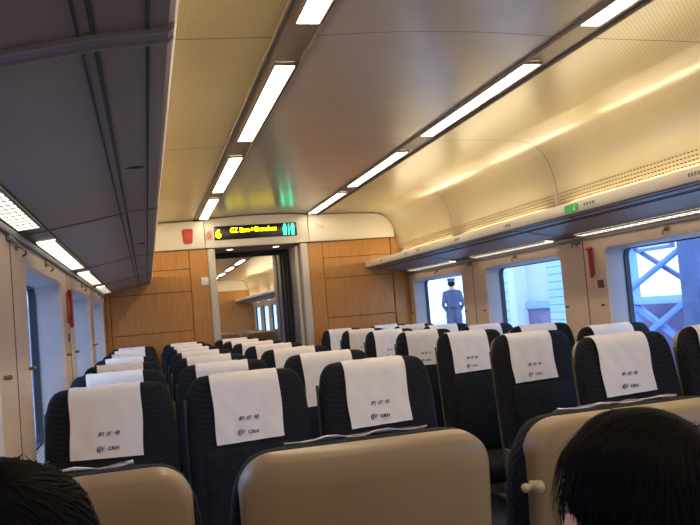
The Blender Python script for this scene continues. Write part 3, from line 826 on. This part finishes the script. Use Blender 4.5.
# the guard on the platform
def guard(x, y, z0):
    t = thing('person', 'person in blue-grey uniform and cap standing on the platform outside the far right window', 'person', (x, y, z0), -.38)
    m = MB()
    for s in (-1, 1):
        cap(m, (s*.09, 0, .90), (s*.095, .01, .50), .098, .070); cap(m, (s*.095, .01, .50), (s*.10, -.01, .10), .066, .05)
        cap(m, (s*.10, -.02, .05), (s*.11, .15, .045), .046, .038)
        cap(m, (s*.07, 0, .95), (s*.06, 0, 1.13), .10, .088); cap(m, (s*.06, 0, 1.13), (s*.085, 0, 1.33), .088, .098)
        cap(m, (0, 0, 1.44), (s*.165, 0, 1.39), .06, .058)
        cap(m, (s*.17, 0, 1.38), (s*.225, -.05, 1.13), .052, .042); cap(m, (s*.225, -.05, 1.13), (s*.15, .13, .97), .041, .030)
        hand(m, (s*.15, .13, .97), (-s*.7, .35, -.2), (0, .5, .8), .35*s)
    cap(m, (0, 0, 1.42), (0, .01, 1.54), .058, .052); head(m, Vector((0, .015, 1.585)))
    def pick(c):
        if c.z > 1.47 and abs(c.x) < .1: return 0
        if c.z < .99 and c.y > .13 and abs(c.x) < .2 and c.z > .85: return 0
        return 1
    link('body', remesh(m, .011, 'body', ['skin', 'uniform'], pick), t)
    m = MB(); m.sphere((0, -.012, 1.605), (.082, .09, .07), 3); m.build('hair', 'hair', t)
    m = MB(); m.loft([[(r*math.cos(a)*.95, .01+r*math.sin(a)*1.15, z) for a in [2*PI*k/20 for k in range(20)]] for r, z in ((.083, 1.63), (.086, 1.665), (.102, 1.70), (.102, 1.718), (.07, 1.732))])
    m.loft([[(x*.95, y+dz*0, z+dz) for x, y, z in [(.075*math.cos(a), .09+.07*math.sin(a), 1.632) for a in [PI*k/10 for k in range(11)]]] for dz in (0, .01)])
    m.build('cap', 'uniform', t)
    m = MB(); m.loft([[(r*.160*math.cos(a), r*.100*math.sin(a), z) for a in [2*PI*k/24 for k in range(24)]] for r, z in ((1, 1.02), (1.03, 1.03), (1.03, 1.07), (1, 1.08))]); m.build('belt', 'ink2', t)
guard(6.72, 17.0, .105)

# ------------------------------------------------------------------ outside
m = MB(); m.box((3.0, -8, -.3), (30, 45, .10)); struct(m.build('platform', 'platform'))
m = MB(); m.box((-30, -8, -1.3), (-.9, 45, -1.0)); struct(m.build('ground', 'platform'))
t = thing('steel_frame', 'blue steel frame with crossed braces outside the nearest right window', 'frame', (6, 8.4, .10))
def bar(y0, z0, y1, z1, w, d, x, name, mt):
    a, b = Vector((x-6, y0-8.4, z0-.10)), Vector((x-6, y1-8.4, z1-.10)); L = (b-a).length
    q = MB(); ang = math.atan2(b.z-a.z, b.y-a.y)
    q.box((-d/2, 0, -w/2), (d/2, L, w/2), .006, 2, Matrix.Translation(a) @ Matrix.Rotation(ang, 4, 'X')); q.build(name, mt, t)
bar(8.985, .10, 8.985, 4, .13, .14, 6.0, 'post', 'steelpale'); bar(7.72, .10, 7.72, 4, .30, .3, 6.02, 'post', 'steeldark'); bar(5.6, .1, 5.6, 4, .28, .3, 6.02, 'post', 'steeldark')
bar(7.72, 1.14, 8.985, 1.14, .095, .1, 6.0, 'beam', 'steelpale'); bar(5.6, 1.14, 7.72, 1.14, .095, .1, 6.0, 'beam', 'steelpale')
bar(9.0, 1.27, 7.6, 1.84, .055, .06, 5.95, 'brace', 'steel'); bar(8.9, 1.80, 7.75, 1.235, .05, .05, 6.03, 'brace', 'steeldark')
bar(9.0, 1.09, 7.8, .50, .07, .06, 6.0, 'brace', 'steel'); bar(8.9, .62, 7.6, 1.24, .075, .06, 5.94, 'brace', 'steel')
bar(7.6, 1.2, 5.7, 2.0, .06, .06, 5.95, 'brace', 'steel'); bar(5.7, 1.2, 7.6, 2.0, .06, .06, 6.03, 'brace', 'steeldark')
m = MB(); m.box((6.25, 5.2, .10), (6.35, 9.5, 1.10)); tag(m.build('hoarding', 'mauve'), 'mauve hoarding behind the blue steel frame', 'hoarding')
t = thing('hanging_sign', 'white sign board with a blue edge hanging outside the nearest right window', 'sign', (6.0, 8.43, 1.74))
m = MB(); m.box((-.03, -.33, 0), (.03, .33, .42), .005); m.build('edge', 'steel', t)
m = MB(); m.box((-.036, -.30, .035), (.036, .30, .39), .004); m.build('board', 'yellow', t)
for y in (-.25, .25):
    m = MB(); m.box((-.012, y-.012, .41), (.012, y+.012, 2.3)); m.build('hanger', 'steel', t)
t = thing('kiosk', 'pale kiosk with ribbed blue shutter outside the middle right window', 'kiosk', (6, 11.8, .10))
def kb(y0, y1, z0, z1, x0, x1, name, mt): q = MB(); q.box((x0-6, y0-11.8, z0-.1), (x1-6, y1-11.8, z1-.1), .01); q.build(name, mt, t)
kb(12.43, 13.15, .1, 3.0, 6.0, 6.6, 'ribbed_panel', 'ribbed'); kb(12.17, 12.43, .1, 3.1, 5.92, 6.3, 'column', 'column')
kb(11.2, 12.17, 1.2, 3.0, 6.15, 6.6, 'panel', 'facade'); kb(11.2, 12.17, 1.09, 1.2, 6.08, 6.6, 'ledge', 'steelpale'); kb(11.2, 12.17, .1, 1.09, 6.12, 6.6, 'lower_panel', 'mauve')
kb(10.45, 11.2, .1, 3.0, 6.0, 6.6, 'shutter', 'shutter'); kb(10.4, 13.2, 3.0, 3.15, 5.85, 6.7, 'roof', 'column')
m = MB(); m.box((-5.2, -6, -1.0), (-5.0, 60, 2.6)); tag(m.build('lineside_wall', 'leftclad'), 'blue grey ribbed wall outside the left windows', 'wall')

# ------------------------------------------------------------------ world, camera
w = bpy.data.worlds.new('sky'); S.world = w; w.use_nodes = True
bg = w.node_tree.nodes['Background']; bg.inputs[0].default_value = (.44, .62, 1.0, 1); bg.inputs[1].default_value = 3.1
yaw, pitch, roll = .2532, .0568, .0839
f = Vector((math.sin(yaw)*math.cos(pitch), math.cos(yaw)*math.cos(pitch), math.sin(pitch)))
r = Vector((math.cos(yaw), -math.sin(yaw), 0)); u = r.cross(f)
c, s = math.cos(roll), math.sin(roll); r2, u2 = r*c-u*s, r*s+u*c
cam = bpy.data.cameras.new('camera'); co = bpy.data.objects.new('camera', cam); COL.objects.link(co)
Mx = Matrix.Identity(4)
for i in range(3): Mx[i][0], Mx[i][1], Mx[i][2] = r2[i], u2[i], -f[i]
Mx.translation = Vector((0, 0, 1.35)); co.matrix_world = Mx
cam.sensor_width = 36; cam.lens = 36*800/700; cam.clip_start = .02; cam.clip_end = 300
S.camera = co
v = S.view_settings; v.view_transform = 'Standard'; v.look = 'None'; v.gamma = 1; v.exposure = .42
try: v.use_curve_mapping = False
except Exception: pass
